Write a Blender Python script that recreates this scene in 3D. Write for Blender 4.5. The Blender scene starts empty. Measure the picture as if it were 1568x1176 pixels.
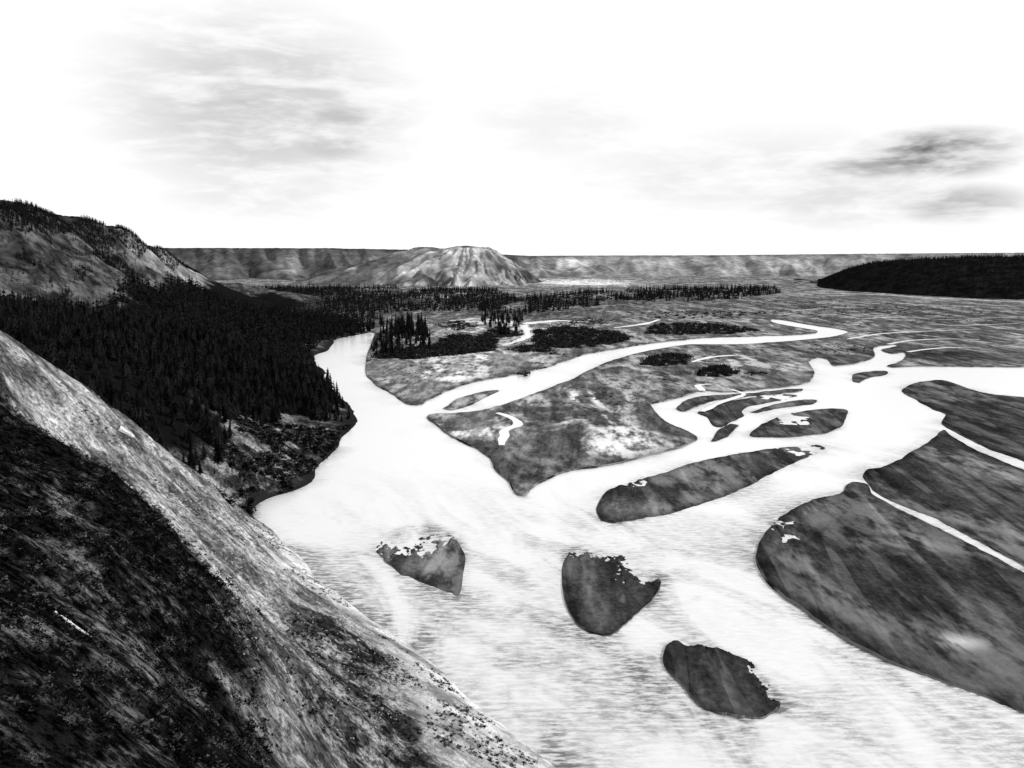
import bpy, math, numpy as np
from mathutils import Vector
from mathutils.geometry import delaunay_2d_cdt
rng=np.random.default_rng(7)
scene=bpy.context.scene
scene.view_settings.view_transform='Standard'
scene.view_settings.look='None'
scene.view_settings.exposure=0
H=70.0; F=1350.0; PITCH=math.atan((588-392)/F)
cp,sp=math.cos(PITCH),math.sin(PITCH)
# ---- image helpers
def ray(px,py):
    a=(px-784)/F; b=(588-py)/F
    return a, cp+b*sp, -sp+b*cp
def P(px,py,Y):
    x,y,z=ray(px,py); t=Y/y
    return (x*t,Y,H+z*t)
def G(px,py,z=0.0):
    x,y,zz=ray(px,py); t=(z-H)/zz
    return (x*t,y*t,z)
# ---- numpy noise
def _h(i,j,s):
    v=np.sin(i*127.1+j*311.7+s*74.7)*43758.5453
    return v-np.floor(v)
def vn(x,y,s=0):
    xi=np.floor(x);yi=np.floor(y);fx=x-xi;fy=y-yi
    fx=fx*fx*(3-2*fx);fy=fy*fy*(3-2*fy)
    return (_h(xi,yi,s)*(1-fx)*(1-fy)+_h(xi+1,yi,s)*fx*(1-fy)+_h(xi,yi+1,s)*(1-fx)*fy+_h(xi+1,yi+1,s)*fx*fy)*2-1
def fbm(x,y,o=4,s=0,g=0.5):
    r=0;a=1;t=0
    for k in range(o):
        r=r+a*vn(x*2**k+k*13.7,y*2**k-k*7.3,s+k);t+=a;a*=g
    return r/t
def sst(a,b,x):
    t=np.clip((x-a)/(b-a),0,1);return t*t*(3-2*t)
def inpoly(X,Y,poly):
    p=np.array([(q[0],q[1]) for q in poly]);ins=np.zeros(np.shape(X),bool);n=len(p)
    for i in range(n):
        x1,y1=p[i];x2,y2=p[(i+1)%n]
        if y1==y2: continue
        c=((y1>Y)!=(y2>Y))&(X<(x2-x1)*(Y-y1)/(y2-y1)+x1)
        ins^=c
    return ins
def polydist(X,Y,poly):
    p=np.array([(q[0],q[1]) for q in poly]);d=np.full(np.shape(X),1e9)
    for i in range(len(p)):
        a=p[i];b=p[(i+1)%len(p)];ab=b-a
        t=np.clip(((X-a[0])*ab[0]+(Y-a[1])*ab[1])/max(ab@ab,1e-9),0,1)
        d=np.minimum(d,np.hypot(X-a[0]-t*ab[0],Y-a[1]-t*ab[1]))
    return np.where(inpoly(X,Y,poly),d,-d)
# ---- mesh helper
def make(name,V,Fc,mat,attrs=None,smooth=False,mats=None,midx=None):
    V=np.asarray(V,np.float32);Fc=np.asarray(Fc,np.int32)
    me=bpy.data.meshes.new(name);k=Fc.shape[1]
    me.vertices.add(len(V));me.vertices.foreach_set('co',V.ravel())
    me.loops.add(Fc.size);me.loops.foreach_set('vertex_index',Fc.ravel())
    me.polygons.add(len(Fc));me.polygons.foreach_set('loop_start',np.arange(0,Fc.size,k,dtype=np.int32))
    if attrs:
        for a,v in attrs.items():
            at=me.attributes.new(a,'FLOAT','POINT');at.data.foreach_set('value',np.asarray(v,np.float32))
    for m in (mats or [mat]): me.materials.append(m)
    if midx is not None: me.polygons.foreach_set('material_index',np.asarray(midx,np.int32))
    me.update(calc_edges=True);me.validate()
    me.polygons.foreach_set('use_smooth',[smooth]*len(me.polygons))
    ob=bpy.data.objects.new(name,me);scene.collection.objects.link(ob);return ob
def gridfaces(nr,nc):
    i=np.arange(nr*nc).reshape(nr,nc)
    return np.stack([i[:-1,:-1],i[:-1,1:],i[1:,1:],i[1:,:-1]],-1).reshape(-1,4)
# ---- node helper
class NG:
    def __init__(s,tree): s.t=tree
    def n(s,ty,**kw):
        x=s.t.nodes.new(ty)
        for k,v in kw.items(): setattr(x,k,v)
        return x
    def set(s,sock,v):
        if isinstance(v,bpy.types.NodeSocket): s.t.links.new(v,sock)
        else: sock.default_value=v
    def m(s,op,a,b=0.0,c=0.0,clamp=False):
        x=s.n('ShaderNodeMath',operation=op,use_clamp=clamp)
        s.set(x.inputs[0],a);s.set(x.inputs[1],b)
        if op=='MULTIPLY_ADD': s.set(x.inputs[2],c)
        return x.outputs[0]
    def vm(s,op,a,b):
        x=s.n('ShaderNodeVectorMath',operation=op);s.set(x.inputs[0],a);s.set(x.inputs[1],b)
        return x.outputs['Value'] if op in('LENGTH','DISTANCE','DOT_PRODUCT') else x.outputs[0]
    def noise(s,vec,sc,detail=5,rough=0.55,dist=0.0):
        v=s.vm('MULTIPLY',vec,sc)
        x=s.n('ShaderNodeTexNoise');s.set(x.inputs['Vector'],v);x.inputs['Scale'].default_value=1
        x.inputs['Detail'].default_value=detail;x.inputs['Roughness'].default_value=rough;x.inputs['Distortion'].default_value=dist
        return x.outputs[0]
    def ramp(s,v,a,b,c=0.0,d=1.0):
        x=s.n('ShaderNodeMapRange',interpolation_type='SMOOTHSTEP')
        for i,q in enumerate((v,a,b,c,d)): s.set(x.inputs[i],q)
        return x.outputs[0]
    def attr(s,nm):
        return s.n('ShaderNodeAttribute',attribute_name=nm).outputs['Fac']
    def mix(g,f,a,c):
        return g.m('ADD',g.m('MULTIPLY',a,g.m('SUBTRACT',1.0,f)),g.m('MULTIPLY',c,f))
def newmat(name,rough=0.95,spec=0.1,diffuse=False):
    m=bpy.data.materials.new(name);m.use_nodes=True;g=NG(m.node_tree)
    b=m.node_tree.nodes['Principled BSDF'];b.inputs['Roughness'].default_value=rough
    b.inputs['Specular IOR Level'].default_value=spec
    if diffuse:
        out=m.node_tree.nodes['Material Output'];m.node_tree.nodes.remove(b)
        b=g.n('ShaderNodeBsdfDiffuse');g.t.links.new(b.outputs[0],out.inputs['Surface'])
    pos=g.n('ShaderNodeTexCoord').outputs['Object']
    return m,g,b,pos
COL=lambda b:(b.inputs.get('Base Color') or b.inputs['Color'])
def bump(g,b,h,strength,dist):
    x=g.n('ShaderNodeBump');g.set(x.inputs['Height'],h);x.inputs['Strength'].default_value=strength
    x.inputs['Distance'].default_value=dist;g.t.links.new(x.outputs[0],b.inputs['Normal'])
# gravel bars / floodplain
def ground_mat(name,sc=1.0):
    m,g,b,pos=newmat(name,diffuse=True)
    n1=g.noise(pos,(0.03*sc,0.010*sc,0.02),4,0.64,0.9)
    n2=g.noise(pos,(0.14*sc,0.045*sc,0.1),4,0.7)
    n3=g.noise(pos,(0.9,0.6,0.5),3,0.75)
    base=g.m('MULTIPLY',g.attr('base'),g.ramp(n2,0.3,0.72,0.45,1.65))
    base=g.m('MULTIPLY',base,g.ramp(n3,0.25,0.75,0.5,1.5))
    l=g.m('MULTIPLY',g.attr('light'),g.ramp(n1,0.45,0.60,0.0,1.2))
    l=g.m('MULTIPLY',l,g.ramp(n2,0.38,0.58,0.08,1.25))
    rt=g.n('ShaderNodeVectorRotate',rotation_type='Z_AXIS');g.set(rt.inputs['Vector'],pos);rt.inputs['Angle'].default_value=math.radians(6)
    sn=g.noise(rt.outputs[0],(0.075,0.006,0.05),4,0.6,1.2)
    st=g.m('ADD',g.ramp(sn,0.53,0.66,0.0,0.085),g.ramp(sn,0.415,0.435,0.05,0.0))
    dkb=g.ramp(sn,0.42,0.55,0.7,1.12)
    v=g.m('ADD',g.m('ADD',g.m('MULTIPLY',base,dkb),l),g.m('MULTIPLY',g.m('MULTIPLY',st,g.ramp(n2,0.35,0.65,0.25,1.4)),g.attr('streak')))
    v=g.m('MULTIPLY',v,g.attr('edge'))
    g.set(COL(b),v)
    return m
M_bar=ground_mat('gravel_bar_mat')
def flat_mat(name,lo,hi,sc,rough=0.95,det=2,a=0.3,c=0.7):
    m,g,b,pos=newmat(name,rough,diffuse=True)
    g.set(COL(b),g.ramp(g.noise(pos,(sc,sc,sc),det,0.65),a,c,lo,hi));return m
M_bank=flat_mat('shaded_wet_cut_bank',0.01,0.22,0.09,a=0.35,c=0.60,det=3)  # bar walls: wet earth, with the bank's shade also put into the dark colour
M_spruce=flat_mat('spruce_foliage',0.003,0.014,0.3,det=0)
M_shrub=flat_mat('willow_foliage',0.006,0.035,0.3,det=1)
M_brush=flat_mat('hillside_brush_foliage',0.004,0.13,0.5,det=3,a=0.48,c=0.72)
M_log=flat_mat('dead_wood',0.5,0.8,1.5)
M_logd=flat_mat('old_wood',0.03,0.08,1.5)
M_rock=flat_mat('rock_mat',0.15,0.45,0.8)
# water
M_water,g,b,pos=newmat('silty_water',0.22,0.7)
rot=g.n('ShaderNodeVectorRotate',rotation_type='Z_AXIS');g.set(rot.inputs['Vector'],pos);rot.inputs['Angle'].default_value=math.radians(-24)
cur=g.noise(rot.outputs[0],(0.05,0.016,0.02),4,0.6,1.4)
rip=g.noise(pos,(0.30,1.0,0.5),3,0.72)
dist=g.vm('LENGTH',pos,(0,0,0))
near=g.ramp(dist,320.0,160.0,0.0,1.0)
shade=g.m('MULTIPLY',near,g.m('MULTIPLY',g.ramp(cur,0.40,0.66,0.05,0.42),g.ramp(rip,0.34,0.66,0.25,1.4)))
sh=g.m('MULTIPLY',g.attr('shallow'),g.m('MULTIPLY',g.ramp(rip,0.35,0.62,0.25,1.25),g.ramp(cur,0.36,0.56,0.35,1.1)))
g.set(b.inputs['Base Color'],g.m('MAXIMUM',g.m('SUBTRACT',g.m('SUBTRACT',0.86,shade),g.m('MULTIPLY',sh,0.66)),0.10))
bump(g,b,rip,0.2,0.25)
# ---------------- left bank terrain ----------------
ctl=[]
for a in [(84,560,150),(140,600,162),(200,645,175),(250,688,188),(300,725,200),(350,765,213),(0,500,130),(-120,430,112),
 (84,682,105),(150,700,106),(230,762,102),(290,830,97),(335,880,92),(375,960,85),(392,1055,75),(392,1176,58),(0,600,115),
 (84,1055,38),(84,1176,31),(200,1176,38),(200,1000,52),(200,880,72),(84,800,74),(0,800,62),(0,1000,36),(0,1176,27),
 (200,700,140),(300,780,150),(400,870,140),(450,980,120),(470,1055,94),(560,1055,114),(560,1000,130),(450,1176,72),(560,1176,90),
 (100,545,275),(200,560,300),(250,600,270),(300,600,290),(350,640,305),(330,700,245),(400,600,370),(450,600,400),(400,740,252),(440,690,285),
 (150,500,400),(200,520,400),(300,500,520),(400,500,640),(450,505,720),(84,500,400),(0,500,330),
 (84,470,540),(150,470,580),(220,465,740),(300,458,980),(0,460,500),(160,410,640),(240,420,860),
 (0,322,600),(84,331,690),(150,340,800),(200,352,900),(250,384,1020),(290,414,1120),(335,449,1250)]:
    ctl.append(P(*a))
for a in [(395,797),(430,832),(480,885),(560,945),(640,1000),(700,1055),(780,1120),(850,1176),(440,755),(480,718),(520,682),(545,648),(540,630),(515,605),(492,580),(484,560),(482,543),(510,521),(560,510)]:
    ctl.append(G(*a,0.1))
for a in [(430,790),(520,860),(640,940),(760,1010),(860,1090),(950,1176),(560,700),(600,640),(560,600),(530,560),(540,540),(640,560),(640,700),(700,850),(900,1000),(900,800)]:
    ctl.append(G(*a,-5))
ctl+= [G(340,462,3),G(420,475,2.5),(G(500,490,1.2)),G(600,485,-1),G(420,455,1),G(640,500,-4)]
ctl+= [(0,0,65),(-5,12,57.5),(-9,20,53),(8,20,47),(15,40,32),(20,60,22),(10,-5,60),(-20,0,61),(-60,0,58),(-110,60,62),(60,0,22),(40,60,6),(100,40,-5),(75,95,-6),(60,150,-6),(0,-40,66),(60,-40,30),(100,-40,0),(-60,-40,62),
 (-100,196,36),(-95,217,21),(-84,230,9),(-150,200,46),(-240,250,62),(-260,100,70),(-480,500,90),(-470,900,92),(-500,1200,80),(-900,1000,90),(-900,1500,60),(-300,1500,5),(-420,1350,30),(-700,700,95)]
C=np.array(ctl)
def kern(d2): return np.sqrt(d2+64.0)
n=len(C)
D=kern(((C[:,None,:2]-C[None,:,:2])**2).sum(-1))+np.eye(n)*(-0.8)
A=np.zeros((n+3,n+3));A[:n,:n]=D;A[:n,n]=1;A[:n,n+1:]=C[:,:2];A[n,:n]=1;A[n+1:,:n]=C[:,:2].T
W=np.linalg.solve(A,np.concatenate([C[:,2],[0,0,0]]))
def hfun(X,Y,detail=True):
    X=np.asarray(X,float);Y=np.asarray(Y,float);sh=X.shape;x=X.ravel();y=Y.ravel();out=np.empty(x.size)
    for i in range(0,x.size,20000):
        a=x[i:i+20000];c=y[i:i+20000]
        out[i:i+20000]=kern((a[:,None]-C[None,:,0])**2+(c[:,None]-C[None,:,1])**2)@W[:n]+W[n]+W[n+1]*a+W[n+2]*c
    z=out.reshape(sh)
    if detail:
        k=sst(0.5,8,z)
        r=np.hypot(X,Y)
        big=fbm(X/45,Y/45,3,3)*3.0*sst(60,200,r)*(1-0.6*sst(450,700,r))
        gul=-np.abs(fbm((X*0.35+Y)/14,(X-Y*0.35)/60,4,9))*3.5*sst(25,90,r)
        z=z+k*(big+gul)+fbm(X/6,Y/6,5,21,0.65)*(0.3+0.85*k)*sst(6,30,r)
        z=z+k*sst(350,700,r)*(-np.abs(fbm(X/70,Y/70,3,40))*7+1)
        z=z+k*sst(450,700,r)*fbm(X/18,Y/18,3,41,0.6)*2.2
    return z
brush=[P(*a) for a in [(0,600,115),(84,675,106),(150,695,107),(235,755,104),(300,825,99),(350,880,94),(392,960,87),(410,1055,77),(410,1176,60)]]+[(-6,18),(-60,-10),(-140,40)]
forest=[P(*a)[:2] for a in [(84,560,160),(200,645,190),(300,725,222),(345,720,250),(370,650,300),(430,640,330)]]+[G(*a)[:2] for a in [(540,648),(505,600),(483,572),(476,545),(505,519),(560,508),(590,492),(560,470),(420,462),(345,466)]]+[P(*a)[:2] for a in [(300,462,960),(220,470,720),(150,478,560),(84,478,520),(-100,470,480),(-150,520,200)]]
scrubbank=[P(*a)[:2] for a in [(300,715,225),(345,715,252),(370,640,305),(440,640,330)]]+[G(*a)[:2] for a in [(545,652),(480,722),(400,795)]]
lowscrub=[P(440,960,128)[:2],P(500,960,140)[:2]]+[G(*a)[:2] for a in [(600,990),(690,1050),(760,1120),(820,1176)]]+[P(500,1176,80)[:2],P(430,1055,84)[:2]]
slideface=[P(*a)[:2] for a in [(165,350,850),(205,352,900),(250,384,1010),(290,414,1110),(335,449,1240),(305,460,1000),(250,448,880),(200,400,800)]]
def terr(name,X,Y):
    Z=hfun(X,Y)
    db=polydist(X,Y,brush);df=polydist(X,Y,forest)
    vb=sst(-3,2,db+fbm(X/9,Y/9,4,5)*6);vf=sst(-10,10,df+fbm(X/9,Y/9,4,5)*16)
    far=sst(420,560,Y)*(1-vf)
    nr,nc=X.shape;Fc=gridfaces(nr,nc)
    V=np.stack([X,Y,Z],-1).reshape(-1,3)
    keep=(V[Fc,2].max(1)>-1.5)
    sc=sst(-6,6,polydist(X,Y,scrubbank)+fbm(X/12,Y/12,3,8)*6)
    sc=np.maximum(sc,sst(-3,5,polydist(X,Y,lowscrub)+fbm(X/7,Y/7,4,18)*9))
    wet=1-sst(0.6,3.0,Z+fbm(X/8,Y/8,3,2)*0.8)
    wet=wet*sst(205,235,Y)
    silt=(1-sst(0.3,8,Z+fbm(X/10,Y/10,3,44)*3))*(1-sst(205,225,Y))*sst(80,110,Y)
    face=sst(-12,12,polydist(X,Y,slideface)+fbm(X/25,Y/25,3,48)*18)
    return V,Fc[keep],dict(vegn=vb.ravel(),veg=vf.ravel(),far=far.ravel(),scrub=sc.ravel(),wet=wet.ravel(),silt=silt.ravel(),face=face.ravel())
M_hill,g,b,pos=newmat('hillside_earth',diffuse=True)
na=g.noise(pos,(0.10,0.10,0.10),5,0.72);nb=g.noise(pos,(1.1,1.1,1.1),4,0.8);nc_=g.noise(pos,(0.03,0.03,0.05),4,0.65,0.5)
rot=g.n('ShaderNodeVectorRotate',rotation_type='Z_AXIS');g.set(rot.inputs['Vector'],pos);rot.inputs['Angle'].default_value=math.radians(38)
nst=g.noise(rot.outputs[0],(0.06,0.4,0.1),4,0.75,0.8)
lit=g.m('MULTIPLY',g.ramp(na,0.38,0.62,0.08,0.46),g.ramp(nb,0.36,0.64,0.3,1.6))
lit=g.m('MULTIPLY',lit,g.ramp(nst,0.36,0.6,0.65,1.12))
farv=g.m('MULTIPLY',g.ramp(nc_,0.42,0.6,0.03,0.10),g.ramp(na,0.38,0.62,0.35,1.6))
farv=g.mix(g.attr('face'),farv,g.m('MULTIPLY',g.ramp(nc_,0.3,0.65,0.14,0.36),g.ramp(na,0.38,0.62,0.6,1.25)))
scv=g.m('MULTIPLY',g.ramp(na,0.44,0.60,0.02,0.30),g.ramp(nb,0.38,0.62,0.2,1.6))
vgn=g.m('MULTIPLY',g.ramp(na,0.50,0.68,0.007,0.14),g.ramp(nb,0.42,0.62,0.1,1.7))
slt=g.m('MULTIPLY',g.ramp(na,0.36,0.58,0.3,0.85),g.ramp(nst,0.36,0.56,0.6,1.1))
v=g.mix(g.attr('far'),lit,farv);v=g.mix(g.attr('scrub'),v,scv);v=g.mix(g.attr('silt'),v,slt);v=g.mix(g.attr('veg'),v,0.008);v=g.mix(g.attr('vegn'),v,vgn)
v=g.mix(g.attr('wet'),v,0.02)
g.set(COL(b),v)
bump(g,b,nb,1.0,0.7)
xs=np.arange(-260,90,0.9);ys=np.arange(-40,300.5,0.9)
X,Y=np.meshgrid(xs,ys);V1,F1,a1=terr('n',X,Y)
yy=299.6*np.exp(np.linspace(0,math.log(1600/299.6),330));ss=np.linspace(-1.05,-0.1,420)
S,Y=np.meshgrid(ss,yy);V2,F2,a2=terr('f',S*Y,Y)
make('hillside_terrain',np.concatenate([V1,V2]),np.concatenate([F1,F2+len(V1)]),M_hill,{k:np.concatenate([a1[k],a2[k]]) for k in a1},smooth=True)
# ---------------- bars ----------------
def smooth_outline(pts,jit=1.0,step=0.004,seed=0):
    p=np.array([q[:2] for q in pts]);n=len(p);out=[]
    for i in range(n):
        p0,p1,p2,p3=p[i-1],p[i],p[(i+1)%n],p[(i+2)%n]
        L=np.linalg.norm(p2-p1);r=max(60,min(np.hypot(*p1),np.hypot(*p2)))
        k=int(max(1,min(60,L/(r*step))))
        t=np.arange(k)[:,None]/k
        d1=(p2-p0);d1=d1/max(np.linalg.norm(d1),1e-6)*min(L,np.linalg.norm(p1-p0))
        d2=(p3-p1);d2=d2/max(np.linalg.norm(d2),1e-6)*min(L,np.linalg.norm(p3-p2))
        if L>2500: d1=d1*0;d2=d2*0
        h=(2*t**3-3*t**2+1)*p1+(t**3-2*t**2+t)*d1*0.8+(-2*t**3+3*t**2)*p2+(t**3-t**2)*d2*0.8
        out.append(h)
    o=np.concatenate(out);r=np.hypot(o[:,0],o[:,1]);a=np.clip(r*0.004,0.3,6)*jit
    w=np.clip(r*0.022,2,60)
    o[:,0]+=a*fbm(o[:,0]/w,o[:,1]/w,4,seed+50,0.65);o[:,1]+=a*1.6*fbm(o[:,0]/w,o[:,1]/w,4,seed+90,0.65)
    return o
OUT=[]
def bar(name,pts,base,light,streak=1.0,h=0.75,jit=1.0,blobs=None,seed=0,soft=None,fine=1.0):
    o=smooth_outline(pts,jit,step=0.004*max(fine,0.4),seed=seed);m=len(o);OUT.append(o)
    r0=max(40,np.hypot(o[:,0],o[:,1]).min());r1=min(np.hypot(o[:,0],o[:,1]).max(),9000)
    rr=[];r=r0
    while r<r1: rr.append(r);r*=1+0.012*fine
    a0=np.arctan2(o[:,0],o[:,1]).min();a1_=np.arctan2(o[:,0],o[:,1]).max()
    a0=max(a0,-0.9);a1_=min(a1_,0.9)
    A_,R_=np.meshgrid(np.arange(a0,a1_,0.009*fine),rr)
    A_=A_+rng.uniform(-.003,.003,A_.shape)*fine;R_=R_*(1+rng.uniform(-.004,.004,R_.shape)*fine)
    ix=(np.sin(A_)*R_).ravel();iy=(np.cos(A_)*R_).ravel()
    k=inpoly(ix,iy,o);ix=ix[k];iy=iy[k]
    if len(ix):
        dm=np.concatenate([np.sqrt(((ix[i:i+3000,None]-o[None,:,0])**2+(iy[i:i+3000,None]-o[None,:,1])**2).min(1)) for i in range(0,len(ix),3000)])
        k=dm>0.003*fine*np.hypot(ix,iy);ix=ix[k];iy=iy[k]
    vs=[Vector((float(a),float(c))) for a,c in o]+[Vector((float(a),float(c))) for a,c in zip(ix,iy)]
    res=delaunay_2d_cdt(vs,[],[list(range(m))],1,1e-4)
    v2=np.array([(q.x,q.y) for q in res[0]]);fc=np.array([f for f in res[2] if len(f)==3])
    def hv(x,y):
        if name.startswith('flood'): return x*0+h
        z=h*(0.08+0.92*sst(-0.4,0.5,fbm(x/28+seed,y/38,3,seed+5)))
        et=x*0
        for (px,py,rx,ry,s) in (soft or []):
            c=G(px,py);w=rx*c[1]/F;u=abs(G(px,py-ry)[1]-G(px,py+ry)[1])/2
            q=np.sqrt(((x-c[0])/w)**2+((y-c[1])/u)**2);et=np.maximum(et,(1-sst(0.1,1.6,q))*s)
        # shoals: patches break the surface ever more sparsely towards open water
        nzs=fbm(x/2.6,y/5.5,5,seed+3,0.8)
        z=np.where(et>0.02,z*(1-et)+et*0.15+np.minimum(0.25,(nzs*1.6-(et-0.42)*1.5))*sst(0.02,0.3,et),z)
        return z
    z=hv(v2[:,0],v2[:,1])
    T=np.column_stack([v2,z]);nT=len(T)
    nx=np.roll(o,-1,0)-np.roll(o,1,0);nx=np.column_stack([nx[:,1],-nx[:,0]]);nx/=np.maximum(np.linalg.norm(nx,axis=1,keepdims=True),1e-6)
    area=0.5*np.sum(o[:,0]*np.roll(o[:,1],-1)-np.roll(o[:,0],-1)*o[:,1])
    if area<0: nx=-nx
    zo=hv(o[:,0],o[:,1])
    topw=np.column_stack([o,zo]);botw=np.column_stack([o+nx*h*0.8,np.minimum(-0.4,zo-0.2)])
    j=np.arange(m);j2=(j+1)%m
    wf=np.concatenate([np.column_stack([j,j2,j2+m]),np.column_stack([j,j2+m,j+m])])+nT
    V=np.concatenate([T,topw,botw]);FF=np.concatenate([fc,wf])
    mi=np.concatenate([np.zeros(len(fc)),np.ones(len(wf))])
    aa=V[FF[:len(fc)]];cr=np.cross(aa[:,1]-aa[:,0],aa[:,2]-aa[:,0])[:,2];fl=cr<0
    FF[:len(fc)][fl]=FF[:len(fc)][fl][:,::-1]
    B=np.full(len(V),base);L=np.full(len(V),light)
    for (px,py,rx,ry,db,dl) in (blobs or []):
        c=G(px,py);w=rx*c[1]/F;u=abs(G(px,py-ry)[1]-G(px,py+ry)[1])/2
        e=np.exp(-((V[:,0]-c[0])/w)**2-((V[:,1]-c[1])/u)**2)
        if db is not None: B=B*(1-e)+db*e
        L=L*(1-e)+dl*e
    step_=4000;de=np.concatenate([np.sqrt(((V[i:i+step_,None,0]-o[None,:,0])**2+(V[i:i+step_,None,1]-o[None,:,1])**2).min(1)) for i in range(0,len(V),step_)])
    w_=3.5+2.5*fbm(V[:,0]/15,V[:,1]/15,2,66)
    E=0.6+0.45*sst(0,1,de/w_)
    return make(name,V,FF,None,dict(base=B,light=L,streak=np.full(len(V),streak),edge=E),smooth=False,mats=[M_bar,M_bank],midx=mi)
Fpts=[(-2500,640)]+[G(*a) for a in [(300,548),(478,541),(490,528),(520,517),(566,509),(576,511),(568,525),(561,548),(561,575),(585,595),(612,612),(632,621),(655,613),(690,596),(730,584),(790,574),(840,562),(880,547),(930,537),(1000,526),(1080,518),(1150,515.5),(1215,513.5),(1245,511),(1250,507),(1225,502),(1200,498),(1183,494),(1184,489.5),(1210,492),(1250,499),(1285,504),(1300,508.5),(1290,513),(1250,519),(1200,524),(1130,528),(1050,529),(990,539),(940,552),(900,570),(870,583),(830,600),(800,611),(760,624),(720,632),(658,637),(665,650),(690,668),(730,688),(752,702),(762,722),(780,742),(797,760),(815,748),(840,733),(870,721),(910,717),(960,707),(1010,694),(1048,684),(1066,672),(1048,660),(1022,650),(1006,636),(996,620),(1020,614),(1058,604),(1075,598),(1105,601),(1150,598),(1205,593),(1238,585),(1246,570),(1238,554),(1258,548),(1275,560),(1308,558),(1338,546),(1336,533),(1368,527.5),(1374,530),(1350,536),(1364,541.5),(1385,540),(1388,547),(1374,556),(1362,562),(1420,561),(1491,562),(1700,563),(2300,563)]]+[(9000,9000),(-9000,9000)]
blobs=[(660,575,110,30,0.24,0.38),(620,600,50,15,0.16,0.3),(760,550,60,12,0.22,0.38),(880,640,90,50,0.07,0.45),(960,670,60,25,0.06,0.5),(790,715,60,25,0.045,0.06),(720,660,50,12,0.2,0.75),(900,690,50,10,0.08,0.55),(900,610,60,10,0.09,0.6),
 (1090,545,70,12,0.1,0.45),(760,500,90,10,0.2,0.45),(450,480,130,18,0.02,0.02),(430,448,150,8,0.03,0.03),(560,462,220,10,0.03,0.03),(950,462,260,9,0.05,0.08),(800,480,120,8,0.04,0.05),(668,456,16,3,0.4,0.4),(890,432,70,4,0.6,0.5),
 (1400,480,220,18,0.06,0.16),(1050,580,90,20,0.09,0.18),(1450,545,110,12,0.03,0.03),(1250,538,80,10,0.05,0.1),(1420,515,110,10,0.05,0.25)]
bar('floodplain_ground',Fpts,0.11,0.18,0.7,0.6,1.1,blobs,1)
isl=[
 ([(1035,626),(1050,613),(1090,606),(1150,602),(1225,596),(1213,602),(1150,607),(1100,613),(1070,622),(1048,630)],.06,.05),
 ([(1068,632),(1100,617),(1150,609),(1200,604),(1220,607),(1185,615),(1145,623),(1135,630),(1138,637),(1118,647),(1100,654),(1088,648),(1082,640)],.05,.05),
 ([(1088,676),(1098,660),(1118,650),(1130,652),(1115,668),(1098,675)],.07,.05),
 ([(1150,631),(1175,622),(1210,614),(1245,612),(1240,619),(1200,624),(1160,632)],.07,.05),
 ([(1150,668),(1165,652),(1190,640),(1230,630),(1285,626),(1293,636),(1285,652),(1260,664),(1200,670)],.04,.06),
 ([(1308,574),(1350,568),(1357,574),(1332,579),(1318,587),(1308,585)],.05,.05),
 ([(678,626),(700,611),(735,600),(762,598),(742,609),(718,621),(695,628)],.12,.2),
 ([(919,797),(913,778),(930,752),(980,736),(1040,716),(1100,701),(1160,690),(1250,683),(1263,687),(1222,706),(1180,726),(1120,756),(1050,780),(980,796),(940,800)],.05,.09),
 ([(1383,598),(1408,586),(1450,584),(1500,600),(1600,612),(1950,640),(1950,870),(1568,708),(1491,677),(1460,660),(1444,649),(1450,635),(1428,628),(1402,611)],.035,.06),
 ([(1438,658),(1456,667),(1491,688),(1568,722),(1950,900),(1950,1080),(1568,868),(1491,826),(1430,794),(1370,770),(1335,749),(1320,730),(1327,718),(1352,715),(1400,690)],.038,.09),
 ([(1318,741),(1340,760),(1380,782),(1430,806),(1491,838),(1568,880),(1950,1100),(1950,1400),(1750,1190),(1568,1092),(1480,1056),(1370,1018),(1290,976),(1220,928),(1175,890),(1160,858),(1166,830),(1190,798),(1240,768),(1290,755)],.035,.07),
 ([(868,852),(880,838),(905,842),(940,850),(985,860),(1010,885),(1005,912),(984,936),(955,960),(925,975),(893,960),(870,935),(863,900),(862,870)],.05,.07),
 ([(575,835),(600,812),(650,808),(695,825),(712,850),(710,878),(703,911),(670,900),(630,887),(600,872)],.06,.12),
 ([(1018,1010),(1022,990),(1035,983),(1052,992),(1085,990),(1120,1003),(1150,1015),(1165,1035),(1195,1075),(1160,1100),(1080,1085),(1045,1050),(1026,1030)],.05,.07)]
eb={10:[(1470,985,40,10,.05,.3),(1400,850,80,30,.035,.15)],7:[(960,772,40,14,.10,.3)],9:[(1340,725,30,15,.015,.02)]}
soft={11:[(985,862,48,34,1.0),(915,842,50,16,.9)],12:[(630,812,90,36,1.0)],13:[(1185,1050,30,40,.8),(1100,992,50,8,.6)],4:[(1200,640,40,10,.7)],1:[(1190,609,30,6,.7)],7:[(1235,690,50,9,.7),(950,738,40,8,.6)],10:[(1180,800,30,30,.55)]}
for i,(p,bb,ll) in enumerate(isl):
    bar('gravel_bar' if i==0 else 'gravel_bar.%03d'%i,[G(*a) for a in p],bb,ll,0.9,0.40 if i!=10 else 0.6,1.5 if i in(11,12,13) else 1.1,eb.get(i),i*7+3,soft.get(i),0.26 if i in (11,12,13) else 0.6)
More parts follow.
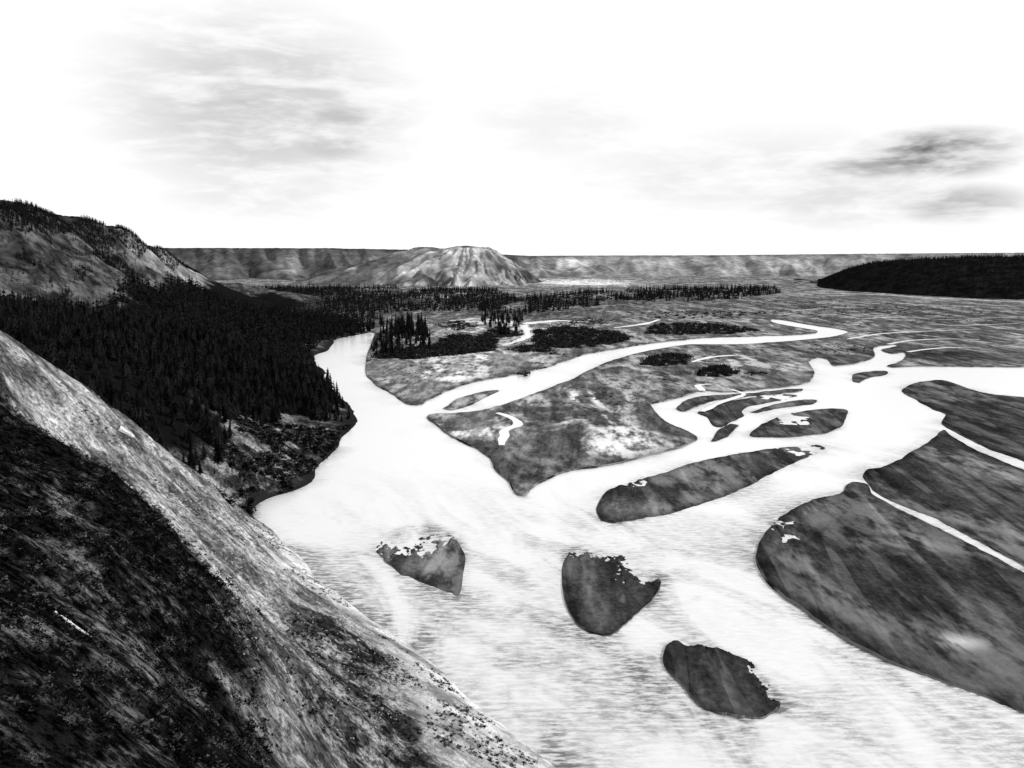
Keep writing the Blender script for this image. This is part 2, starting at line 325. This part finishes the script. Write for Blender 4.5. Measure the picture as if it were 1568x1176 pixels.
# ---------------- water sheet, with shoal shading measured from the banks ----------------
rows=np.concatenate([55*np.exp(np.linspace(0,math.log(800/55),360)),800*np.exp(np.linspace(0.05,math.log(50),40))])
cols=np.concatenate([np.linspace(-2.2,-0.62,12),np.linspace(-0.6,0.7,560),np.linspace(0.75,2.2,12)])
Sx,Yw=np.meshgrid(cols,rows);Xw=Sx*Yw
sh=np.zeros(Xw.shape)
msk=(Yw<750)&(np.abs(Sx)<0.71);xm=Xw[msk];ym=Yw[msk];dm=np.full(xm.shape,1e9)
for o in OUT:
    o2=o[(np.hypot(o[:,0],o[:,1])<900)][::3]
    for i in range(0,len(xm),20000):
        q=np.sqrt((xm[i:i+20000,None]-o2[None,:,0])**2+(ym[i:i+20000,None]-o2[None,:,1])**2).min(1);dm[i:i+20000]=np.minimum(dm[i:i+20000],q)
wdt=np.clip(3.0+9.0*fbm(xm/24,ym/34,3,61),0.8,12)
s1=np.exp(-dm/wdt)*0.75
zt=np.full(xm.shape,-9.);kk=(xm<80)&(ym<320);zt[kk]=hfun(xm[kk],ym[kk])
s2=sst(-3.5,0.2,zt+fbm(xm/9,ym/9,4,71)*1.5)*0.5
s3=0
for (px,py,rx,ry,a_) in [(640,830,80,26,.95),(900,880,80,50,.3),(975,870,50,34,.8),(1080,1010,90,40,.35),(560,900,110,40,.4),(640,960,130,45,.45),(1150,950,130,40,.3),(1330,1040,90,30,.25),(800,1020,120,40,.35)]:
    c=G(px,py);w=rx*c[1]/F;u=abs(G(px,py-ry)[1]-G(px,py+ry)[1])/2
    s3=np.maximum(s3,a_*np.exp(-((xm-c[0])/w)**2-((ym-c[1])/u)**2)*sst(-0.3,0.5,fbm(xm/5,ym/11,5,81,0.7)))
sh[msk]=np.clip(s1+s2+s3,0,1)
make('river_water',np.stack([Xw,Yw,Xw*0],-1).reshape(-1,3),gridfaces(*Xw.shape),M_water,dict(shallow=sh.ravel()))
# streams lying in the floodplain
def stream(name,path,w,z=0.64):
    p=np.array([G(*a)[:2] for a in path]);n=len(p);pts=[];ws=[]
    for i in range(n-1):
        for t in np.arange(8)/8:
            p0=p[max(i-1,0)];p1=p[i];p2=p[i+1];p3=p[min(i+2,n-1)]
            pts.append(0.5*((2*p1)+(p2-p0)*t+(2*p0-5*p1+4*p2-p3)*t*t+(-p0+3*p1-3*p2+p3)*t**3));ws.append(w[i]*(1-t)+w[i+1]*t)
    pts.append(p[-1]);ws.append(w[-1]);pts=np.array(pts);ws=np.array(ws)
    d=np.gradient(pts,axis=0);nn=np.column_stack([-d[:,1],d[:,0]]);nn/=np.linalg.norm(nn,axis=1,keepdims=True)+1e-9
    w1=ws*(1+0.9*fbm(pts[:,0]/9,pts[:,1]/14,3,4))/2;w2=ws*(1+0.9*fbm(pts[:,0]/9,pts[:,1]/14,3,14))/2
    a=pts+nn*w1[:,None];c=pts-nn*w2[:,None];k=len(pts)
    V=np.column_stack([np.concatenate([a,c]),np.full(2*k,z)]);j=np.arange(k-1)
    make(name,V,np.column_stack([j,j+k,j+k+1,j+1]),M_water)
S=[([(762,634),(785,642),(793,652),(775,662),(770,684)],[2,4,5,4,2.5]),
 ([(690,492),(730,489),(770,492),(800,497),(850,492),(900,494)],[6,10,14,22,12,4]),
 ([(800,497),(808,508),(800,520),(770,530)],[8,10,7,3]),
 ([(940,503),(985,497),(1010,490)],[3,8,3]),
 ([(1230,449),(1330,451),(1420,456),(1500,460),(1600,464)],[8,14,16,16,16]),
 ([(1300,520),(1350,512),(1420,508),(1500,505)],[3,5,3,1]),([(1390,540),(1440,534),(1500,533)],[3,4,2]),
 ([(1360,528),(1400,522),(1450,520),(1500,521)],[3,4,3,2]),([(1200,478),(1280,472),(1380,474)],[1,4,1]),
 ([(740,433.5),(820,433),(900,436),(960,434)],[20,60,60,20]),([(1075,600),(1068,592),(1090,590)],[3,4,2]),
 ([(640,456),(668,455),(695,457)],[8,30,8]),([(1060,556),(1090,548),(1130,545)],[2,6,2]),([(1120,598),(1140,606),(1110,616),(1075,632)],[2,3,3,2]),
 ([(1310,490),(1380,486),(1450,490),(1560,486)],[1,4,3,1]),([(1250,465),(1340,463),(1420,468),(1560,472)],[2,5,4,2]),([(1420,497),(1470,499),(1560,496)],[2,4,2])]
for i,(p,w) in enumerate(S): stream('stream' if i==0 else 'stream.%03d'%i,p,w)
# ---------------- plateau ----------------
sx=np.arange(-500,2200,2.2)
DX=np.interp(sx,[-500,300,480,560,640,760,800,900,1200,2200],[2750,2750,2650,2600,2650,2800,2900,3000,3050,3000])
TP=np.interp(sx,[-500,265,500,600,640,700,750,790,810,900,1100,1300,1491,1700,2200],[379,380,380.5,382,383,385,389,391,392,391.5,391,389,387.5,386,386])
WD=np.interp(sx,[-500,500,640,780,900,2200],[420,420,420,420,500,500])
TT=H+(392-TP)/F*(DX+WD)
dd=np.concatenate([np.linspace(-260,700,170),np.linspace(730,9000,30)])
Sg,Dg=np.meshgrid(sx,dd)
az=(Sg-784)/F/1.008
gn=fbm(Sg/55,Dg/900,4,60,0.5)
rg=1-np.abs(fbm(Sg/48+Dg/900,Dg/800,3,64))*2.2
Yb=DX[None,:]-rg*190+gn*120
Yw=DX[None,:]+Dg
u=np.clip((Yw-Yb)/(WD[None,:]+rg*120),0,1)
prof=0.5*u+0.5*u**1.6
Zp=-1+(TT[None,:]+1)*prof - np.abs(fbm(Sg/20,Dg/300,3,70))*9*np.sin(np.pi*u)
Zp+=np.where(u>=1,fbm(Sg/6,Dg/60,3,5)*1.4,0)
bare=sst(0.1,0.6,fbm(Sg/34,Dg/300,4,81)+0.1)*sst(0,0.1,u)*(1-sst(0.75,0.95,u))
right=sst(780,900,Sg)
side=np.exp(-((Sg-860)/50)**2)
spur=np.exp(-((Sg-450+(u-0.5)*-60)/28)**2)*sst(0.1,0.4,u)
tone=0.08+0.15*right+0.05*bare+0.08*right*bare+0.32*side*bare+0.10*spur  # right term pales the colour to stand in for distance haze
tone=tone*(1-0.45*sst(0.93,1.0,u))
M_pl,g,b,pos=newmat('plateau_slope',diffuse=True)
n1=g.noise(pos,(0.008,0.008,0.03),4,0.62,0.4);n2=g.noise(pos,(0.05,0.05,0.06),3,0.7)
g.set(COL(b),g.m('MULTIPLY',g.attr('tone'),g.m('MULTIPLY',g.ramp(n1,0.3,0.7,0.6,1.45),g.ramp(n2,0.3,0.7,0.65,1.35))))
make('plateau_hills',np.stack([az*Yw,Yw,Zp],-1).reshape(-1,3),gridfaces(*Sg.shape),M_pl,dict(tone=tone.ravel()),smooth=True)
# eroded hill in front of the plateau: rounded summit, ribbed slopes
hx=np.linspace(-640,140,360);hy_=np.linspace(1880,2800,280);X,Y=np.meshgrid(hx,hy_)
cxh,cyh=-125.,2380.
dxx=X-cxh;dyy=Y-cyh;an=np.arctan2(dyy,dxx)
wl=0.5-0.5*np.tanh(dxx/60)
RX=215+wl*265
d=np.sqrt((dxx/RX)**2+(dyy/360)**2)
rib=np.abs(fbm(an*3.2+d*0.8+fbm(X/90,Y/90,2,7)*0.5,d*1.2,4,33,0.6))
rib2=np.abs(fbm(an*9+d,d*2,3,53,0.6))
t2=d*(1+rib*0.55+rib2*0.22)-0.03
prof=np.where(t2<0.28,1-t2*0.16,0.955-(t2-0.28)*1.30)
Z=96*prof+fbm(X/20,Y/30,3,2)*3.2*sst(0,0.3,prof)
Z=Z-6*np.exp(-((X+178)/26)**2)*np.exp(-(dyy/200)**2)
Z=np.maximum(Z,-3)
bt=sst(-0.05,0.5,fbm(an*4,d*3,4,91,0.6)+0.55*np.exp(-((X+120)/90)**2)-0.1)*sst(0.10,0.30,t2)
tone=0.13+0.28*bt+0.14*sst(0.08,0.0,rib)*sst(0.15,0.4,t2)
tone=tone*(1-0.5*sst(0.10,0.3,fbm(X/60,Y/90,3,19)))*(1-0.3*sst(-250,-420,X))
make('eroded_hill',np.stack([X,Y,Z],-1).reshape(-1,3),gridfaces(*X.shape),M_pl,dict(tone=tone.ravel()),smooth=True)
# distant snowy mountains
ms=np.linspace(-0.1,0.75,260);mh=np.clip(fbm(ms*14,ms*0+3,4,12)*0.5+0.55,0,1)*np.interp(ms,[-0.1,0.2,0.32,0.45,0.55,0.75],[0,0.1,0.8,1,0.6,0.3])
Ym=30000.
V=np.concatenate([np.column_stack([ms*Ym,ms*0+Ym,ms*0-100]),np.column_stack([ms*(Ym+1500),ms*0+Ym+1500,H+80+mh*330])])
j=np.arange(259)
M_sn,g,b,pos=newmat('snow_haze');b.inputs['Base Color'].default_value=(.88,.88,.88,1)
make('distant_mountains',V,np.column_stack([j,j+1,j+261,j+260]),M_sn)
# ---------------- right forested hill ----------------
hs=np.arange(1215,2000,4.0);hy=np.linspace(0,1,60)
Yb=np.interp(hs,[1215,1300,1400,1491,1568,2000],[2050,1750,1560,1450,1400,1300])
Tt=np.interp(hs,[1215,1245,1290,1320,1350,1400,1491,1568,2000],[441,432,411,401,396,392,388,387,384])
Sg,Hg=np.meshgrid(hs,hy);Yw=Yb[None,:]+Hg*900
def hillz(s,Y):
    yb=np.interp(s,hs,Yb);t=np.interp(s,hs,Tt);T=H+(392-t)/F*(yb+300)-8
    T=np.maximum(T,0)
    q=(Y-yb)/300
    return -1+(T+1)*(0.15*sst(0,0.3,q)+0.85*sst(0,1,q))*(1-sst(2.2,3.0,q))+fbm(s/20,Y/80,3,6)*2*sst(0,.5,q)
M_dk=flat_mat('forest_floor',0.004,0.015,0.05)
make('forested_hill',np.stack([(Sg-784)/F/1.005*Yw,Yw,hillz(Sg,Yw)],-1).reshape(-1,3),gridfaces(*Sg.shape),M_dk,smooth=True)
# ---------------- vegetation ----------------
def spruce_t(layers,k,seed):
    r=np.random.default_rng(seed);V=[];Fc=[]
    for i in range(4):
        a=i*math.pi/2;V.append((0.018*math.cos(a),0.018*math.sin(a),-0.05))
    V.append((0,0,0.95))
    for i in range(4): Fc.append((i,(i+1)%4,4))
    for L in range(layers):
        f=L/(layers-1);z0=0.08+0.84*f;rad=(0.135*(1-f)**0.8+0.012)*r.uniform(0.75,1.2)
        b0=len(V);V.append((0,0,z0+0.09+0.10*(1-f)))
        ph=r.uniform(0,6.28)
        for i in range(2*k):
            a=ph+math.pi*i/k+r.uniform(-.12,.12);q=rad*(r.uniform(0.8,1.3) if i%2==0 else r.uniform(0.3,0.5))
            V.append((q*math.cos(a),q*math.sin(a),z0-(0.03 if i%2==0 else -0.02)*r.uniform(.5,1.5)))
        for i in range(2*k): Fc.append((b0,b0+1+i,b0+1+(i+1)%(2*k)))
    return np.array(V),np.array(Fc)
def shrub_t(nf,size,seed,flat=0.75):
    r=np.random.default_rng(seed);V=[];Fc=[]
    for i in range(nf):
        d=r.normal(size=3);d/=np.linalg.norm(d);d[2]=abs(d[2])
        c=d*r.uniform(0.35,1.1)*np.array([1,1,flat]);c*=1+0.35*math.sin(3*math.atan2(d[1],d[0])+seed)
        e1=r.normal(size=3);e1/=np.linalg.norm(e1);e2=np.cross(e1,r.normal(size=3));e2/=np.linalg.norm(e2)
        b0=len(V);s=size*r.uniform(.6,1.4)
        V+= [c-e1*s,c+e1*s*0.9+e2*s*0.3,c+e2*s*1.3];Fc.append((b0,b0+1,b0+2))
    return np.array(V),np.array(Fc)
def scatter(name,temps,pts,hs_,wd,mat,tilt=0.03):
    pts=np.asarray(pts);Vs=[];Fs=[];off=0;idx=rng.integers(0,len(temps),len(pts))
    for ti,(T,Fc) in enumerate(temps):
        k=np.where(idx==ti)[0]
        if not len(k): continue
        a=rng.uniform(0,6.28,len(k));c,s=np.cos(a)[:,None],np.sin(a)[:,None]
        x=T[None,:,0]*wd[k][:,None];y=T[None,:,1]*wd[k][:,None];z=T[None,:,2]*hs_[k][:,None]
        tx=rng.normal(0,tilt,len(k))[:,None];ty=rng.normal(0,tilt,len(k))[:,None]
        V=np.stack([x*c-y*s+tx*z+pts[k,0][:,None],x*s+y*c+ty*z+pts[k,1][:,None],z+pts[k,2][:,None]],-1)
        nv=len(T);FF=Fc[None]+(np.arange(len(k))*nv)[:,None,None]+off
        Vs.append(V.reshape(-1,3));Fs.append(FF.reshape(-1,3));off+=len(k)*nv
    return make(name,np.concatenate(Vs),np.concatenate(Fs),mat)
def sample(poly,nn):
    p=np.array([q[:2] for q in poly]);lo=p.min(0);hi=p.max(0);out=[]
    c=0
    while c<nn:
        q=rng.uniform(lo,hi,(nn*3,2));q=q[inpoly(q[:,0],q[:,1],p)];out.append(q);c+=len(q)
    return np.concatenate(out)[:nn]
SP=[spruce_t(9,5,s) for s in range(5)];SL=[spruce_t(4,4,s+20) for s in range(4)]
SH=[shrub_t(60,0.18,s) for s in range(5)];SB=[shrub_t(60,0.22,s+9) for s in range(5)]
q=sample(forest,13000);z=hfun(q[:,0],q[:,1]);k=(z>0.9)&(np.hypot(q[:,0],q[:,1])<1000);q=q[k];z=z[k]
near=np.hypot(q[:,0],q[:,1])
h=(3.5+9.5*rng.uniform(0,1,len(q))**1.4+1.5*fbm(q[:,0]/30,q[:,1]/30,3,17))*np.where(near<330,0.75,1.0);hh=h*rng.uniform(0.9,1.6,len(q))
nr_=near<520
scatter('spruce_forest',SP,np.column_stack([q,z-0.2])[nr_],h[nr_],hh[nr_]*1.2,M_spruce)
scatter('spruce_forest',SL,np.column_stack([q,z-0.2])[~nr_],h[~nr_],hh[~nr_]*1.2,M_spruce)
hp=[P(*a)[:2] for a in [(-80,470,520),(84,470,545),(300,458,985),(345,449,1260),(250,380,1060),(150,335,840),(84,322,730),(-80,300,600)]]
q=sample(hp,15000);z=hfun(q[:,0],q[:,1])
nzz=fbm(q[:,0]/45,q[:,1]/45,5,77,0.6)
s_=q[:,0]/q[:,1]*F+784
dcr=np.full(len(q),1e9);cr=np.array([P(*a)[:2] for a in [(-80,300,590),(0,308,600),(84,324,690),(150,337,800),(200,350,900),(250,382,1020),(290,414,1120),(335,449,1250)]])
for i in range(len(cr)-1):
    a,c=cr[i],cr[i+1];ab=c-a;t=np.clip(((q-a)@ab)/(ab@ab),0,1);dcr=np.minimum(dcr,np.linalg.norm(q-a-t[:,None]*ab,axis=1))
fc_=polydist(q[:,0],q[:,1],slideface)
k=(dcr<17)|((fc_<-8)&((nzz>0.16)|((nzz>-0.08)&(s_<210)&(z<72))))|((fc_<-8)&(rng.uniform(0,1,len(q))<0.05))
q=q[k];z=z[k];h=rng.uniform(2,5.2,len(q));scatter('ridge_spruce_trees',SL,np.column_stack([q,z-0.3]),h,h*1.6,M_spruce)
def gp(l): return [G(*a)[:2] for a in l]
belt1=gp([(320,447),(420,441),(560,441),(760,444),(800,462),(740,476),(600,482),(590,500),(540,505),(470,505),(400,490),(340,470)])
belt2=gp([(730,478),(740,466),(800,458),(900,448),(1000,443),(1185,441),(1200,449),(1130,459),(1000,464),(880,474),(800,483)])
q1=sample(belt1,9500);q2=sample(belt2,4600)
k1=(fbm(q1[:,0]/70,q1[:,1]/120,3,31)>-0.25)|(q1[:,0]<-330);q1=q1[k1];k2=fbm(q2[:,0]/50,q2[:,1]/90,3,32)>-0.15;q2=q2[k2]
q=np.concatenate([q1,q2]);z=np.full(len(q),0.5);h=4+9*rng.uniform(0,1,len(q))**1.5;h[len(q1):]*=1.15
scatter('spruce_belt',SL,np.column_stack([q,z]),h,h*1.35,M_spruce)
sv=rng.uniform(1240,1990,8000);yv=np.interp(sv,hs,Yb)+rng.uniform(-10,420,8000);zz=hillz(sv,yv)
k=zz>0.2
h=rng.uniform(4,9,k.sum());scatter('hill_spruce_forest',SL,np.column_stack([(sv[k]-784)/F/1.005*yv[k],yv[k],zz[k]-0.3]),h,h*1.6,M_spruce)
groves=[([(566,548),(568,525),(590,508),(620,508),(655,512),(658,540),(610,550)],120,(6,17)),
 ([(590,505),(620,500),(650,505),(655,515),(600,520)],40,(12,20)),
 ([(735,486),(765,480),(800,488),(800,502),(765,508),(740,500)],60,(5,14)),
 ([(757,512),(790,505),(800,512),(770,518)],12,(10,16)),([(470,505),(560,498),(600,496),(560,512),(480,530)],150,(7,15))]
qq=[];hh=[]
for pl,nn,(a,c) in groves:
    w=sample(gp(pl),nn);qq.append(w);hh.append(rng.uniform(a,c,nn))
q=np.concatenate(qq);h=np.concatenate(hh)
scatter('spruce_grove',SP,np.column_stack([q,np.full(len(q),0.5)]),h,h*1.05,M_spruce)
wil=[([(565,550),(600,536),(660,532),(700,530),(760,522),(758,538),(690,546),(630,552)],420,3.2),
 ([(665,530),(690,515),(740,516),(762,524),(740,540),(690,545)],260,3.4),
 ([(735,516),(760,502),(800,508),(798,516),(760,520)],90,3),
 ([(818,532),(820,508),(870,502),(940,510),(975,518),(940,528),(880,536)],520,3.6),
 ([(775,538),(800,530),(835,532),(850,540),(800,541)],80,2.4),
 ([(985,512),(1000,498),(1060,496),(1120,500),(1165,508),(1100,514),(1030,514)],360,3.0),
 ([(978,560),(1000,546),(1030,542),(1062,548),(1050,560),(1010,563)],170,2.4),
 ([(1065,578),(1080,566),(1110,562),(1132,572),(1110,579)],110,2.4),([(1135,574),(1165,570),(1180,573),(1150,577)],18,1.5),
 ([(795,576),(800,570),(812,572),(806,578)],8,2.0),([(835,545),(850,541),(865,545)],10,1.6),
 ([(660,498),(700,492),(735,500),(700,508)],60,2.8),([(840,500),(900,488),(960,492),(900,502)],90,1.8),
 ([(980,480),(1100,476),(1190,478),(1120,488),(1000,490)],150,2.0),([(1200,468),(1400,470),(1500,474),(1300,482)],160,1.3),([(1240,530),(1330,522),(1330,545),(1250,543)],60,1.0),([(590,560),(700,552),(760,545),(740,570),(620,590)],50,1.0),([(860,600),(1000,570),(1040,590),(900,660)],50,0.9),
 ([(1180,460),(1560,466),(1560,500),(1320,500),(1200,485)],260,1.3)]
qq=[];ss_=[]
for pl,nn,sz in wil:
    w=sample(gp(pl),nn);qq.append(w);ss_.append(rng.uniform(0.5,1.2,nn)*sz)
q=np.concatenate(qq);s_=np.concatenate(ss_)
scatter('willow_thicket',SB,np.column_stack([q,np.full(len(q),0.5)]),s_,s_*1.1,M_shrub)
q=sample(brush,17000);d=polydist(q[:,0],q[:,1],brush)+fbm(q[:,0]/9,q[:,1]/9,4,5)*6
k=(d>-1)&(np.hypot(q[:,0],q[:,1])>20)&(fbm(q[:,0]/4,q[:,1]/4,4,15)>-0.15);q=q[k];z=hfun(q[:,0],q[:,1])
s_=rng.uniform(0.12,0.5,len(q))**1.0;s_[::25]*=1.8;scatter('hillside_brush',SH,np.column_stack([q,z-0.05]),s_,s_*1.5,M_brush)
strip=[P(*a)[:2] for a in [(84,560,150),(200,645,175),(300,725,200),(395,797,228)]]+[G(*a)[:2] for a in [(480,885),(560,945),(700,1055)]]+[P(*a)[:2] for a in [(392,1055,75),(335,880,92),(230,762,102),(84,682,105)]]
q1=sample(strip,3200);k=fbm(q1[:,0]/14,q1[:,1]/14,4,91)>0.30;q1=q1[k]
q3=sample(lowscrub,2600);k=fbm(q3[:,0]/8,q3[:,1]/8,4,93)>0.08;q3=q3[k]
q2=sample(scrubbank,1500);k=fbm(q2[:,0]/12,q2[:,1]/12,3,92)>-0.15;q2=q2[k]
q=np.concatenate([q1,q3,q2]);z=hfun(q[:,0],q[:,1]);k=z>0.5;s_=np.concatenate([rng.uniform(.08,.3,len(q1)+len(q3)),rng.uniform(.4,1.5,len(q2))])
scatter('slope_scrub',SB,np.column_stack([q,z])[k],s_[k],s_[k]*1.6,M_brush)
def rock_t(seed):
    r=np.random.default_rng(seed)
    t=(1+5**.5)/2;V=np.array([(-1,t,0),(1,t,0),(-1,-t,0),(1,-t,0),(0,-1,t),(0,1,t),(0,-1,-t),(0,1,-t),(t,0,-1),(t,0,1),(-t,0,-1),(-t,0,1)])/1.9
    V=V*r.uniform(.6,1.2,(12,1))*np.array([1,.8,.6]);Fc=np.array([(0,11,5),(0,5,1),(0,1,7),(0,7,10),(0,10,11),(1,5,9),(5,11,4),(11,10,2),(10,7,6),(7,1,8),(3,9,4),(3,4,2),(3,2,6),(3,6,8),(3,8,9),(4,9,5),(2,4,11),(6,2,10),(8,6,7),(9,8,1)])
    return V,Fc
q=sample(strip,3500);z=hfun(q[:,0],q[:,1]);s_=rng.uniform(.05,.25,len(q));s_[::80]*=2.0
scatter('slide_stones',[rock_t(i) for i in range(4)],np.column_stack([q,z]),s_,s_,M_rock)
def log(name,a,c,r,mat,lift=0.9):
    pa=np.array([a[0],a[1],float(hfun(np.array([a[0]]),np.array([a[1]]))[0])+r*lift]);pc=np.array([c[0],c[1],float(hfun(np.array([c[0]]),np.array([c[1]]))[0])+r*lift])
    V=[];Fc=[]
    def tube(p,q_,r0,r1,ns=7,seg=6):
        d=q_-p;d/=np.linalg.norm(d);u=np.cross(d,(0,0,1));u/=np.linalg.norm(u);w=np.cross(d,u);b0=len(V)
        for i in range(seg+1):
            t=i/seg;rad=r0*(1-t)+r1*t;cc=p+(q_-p)*t+u*0.15*rad*math.sin(i*2.1)
            for j in range(ns):
                an=j*2*math.pi/ns;V.append(cc+(u*math.cos(an)+w*math.sin(an))*rad)
        for i in range(seg):
            for j in range(ns): 
                x=b0+i*ns+j;y=b0+i*ns+(j+1)%ns;Fc.append((x,y,y+ns));Fc.append((x,y+ns,x+ns))
    tube(pa,pc,r,r*0.5)
    L=np.linalg.norm(pc-pa)
    for t in (0.4,0.7):
        m_=pa+(pc-pa)*t;tube(m_,m_+np.array([rng.uniform(-.6,.6),rng.uniform(-.6,.6),0.4])*L*0.10,r*0.25,r*0.08,5,2)
    return make(name,np.array(V),np.array(Fc),mat)
log('fallen_log',P(84,945,52),P(138,948,52),0.12,M_log,1.5)
log('fallen_log.001',P(182,668,148),P(203,650,150),0.6,M_log,1.0)
log('fallen_log.002',P(500,1018,112),P(552,1046,110),0.25,M_logd)
log('fallen_log.003',P(480,960,130),P(530,975,128),0.2,M_logd)
# ---------------- light ----------------
sv=Vector((0.85,-0.12,0.55)).normalized();el=math.asin(sv.z);azs=math.atan2(sv.x,sv.y)
L=bpy.data.lights.new('sun','SUN');L.energy=3.2;L.angle=math.radians(1.0);L.color=(1,1,1)
so=bpy.data.objects.new('sun',L);so.rotation_euler=sv.to_track_quat('Z','Y').to_euler();so.location=(300,0,400);scene.collection.objects.link(so)
w=bpy.data.worlds.new('World');scene.world=w;w.use_nodes=True;g=NG(w.node_tree);bg=w.node_tree.nodes['Background'];bg.inputs['Strength'].default_value=0.1
try: w.cycles.sampling_method='NONE'   # near-uniform veil of cloud: no importance map needed
except Exception as e: print(e)
sky=g.n('ShaderNodeTexSky',sky_type='NISHITA');sky.sun_disc=False;sky.sun_elevation=el;sky.sun_rotation=azs
bw=g.n('ShaderNodeRGBToBW');g.t.links.new(sky.outputs[0],bw.inputs[0])
dr=g.n('ShaderNodeTexCoord').outputs['Generated'];se=g.n('ShaderNodeSeparateXYZ');g.t.links.new(dr,se.inputs[0])
fall=g.ramp(se.outputs[2],0.42,0.85,10.4,3.5)
base=g.m('ADD',g.m('MULTIPLY',bw.outputs[0],0.08),fall)
cn=g.noise(dr,(9,9,38),4,0.62,0.5);cn2=g.noise(dr,(26,26,100),3,0.6)
nn=g.m('ADD',g.m('MULTIPLY',cn,0.7),g.m('MULTIPLY',cn2,0.3))
tot=None
for (px,py,rx,ry,amt) in [(400,165,210,130,0.36),(520,178,75,20,0.42),(445,125,60,16,0.42),(390,155,70,20,0.40),(500,225,80,26,0.38),(400,290,150,50,0.2),(1430,236,95,32,0.8),(1350,255,100,18,0.55),(1465,312,80,26,0.5),(1150,265,300,70,0.18),(860,190,160,60,0.14),(1300,300,160,50,0.25)]:
    x,y,z=ray(px,py);l=math.sqrt(x*x+y*y+z*z)
    d=g.vm('SUBTRACT',dr,(x/l,y/l,z/l));d=g.vm('MULTIPLY',d,(F/rx,F/rx*0.5,F/ry));ln=g.vm('LENGTH',d,(0,0,0))
    msk=g.m('MULTIPLY',g.ramp(ln,0.2,1.5,1.0,0.0),amt);tot=msk if tot is None else g.m('MAXIMUM',tot,msk)
dk=g.m('MULTIPLY',tot,g.ramp(nn,0.34,0.60,0.35,1.1))
g.set(bg.inputs['Color'],g.m('MULTIPLY',base,g.m('SUBTRACT',1.0,dk)))
# ---------------- camera ----------------
cam=bpy.data.cameras.new('camera');cam.lens=36*F/1568;cam.sensor_width=36;cam.clip_start=0.5;cam.clip_end=80000
co=bpy.data.objects.new('camera',cam);co.location=(0,0,H);co.rotation_euler=(math.radians(90)-PITCH,0,0);scene.collection.objects.link(co);scene.camera=co
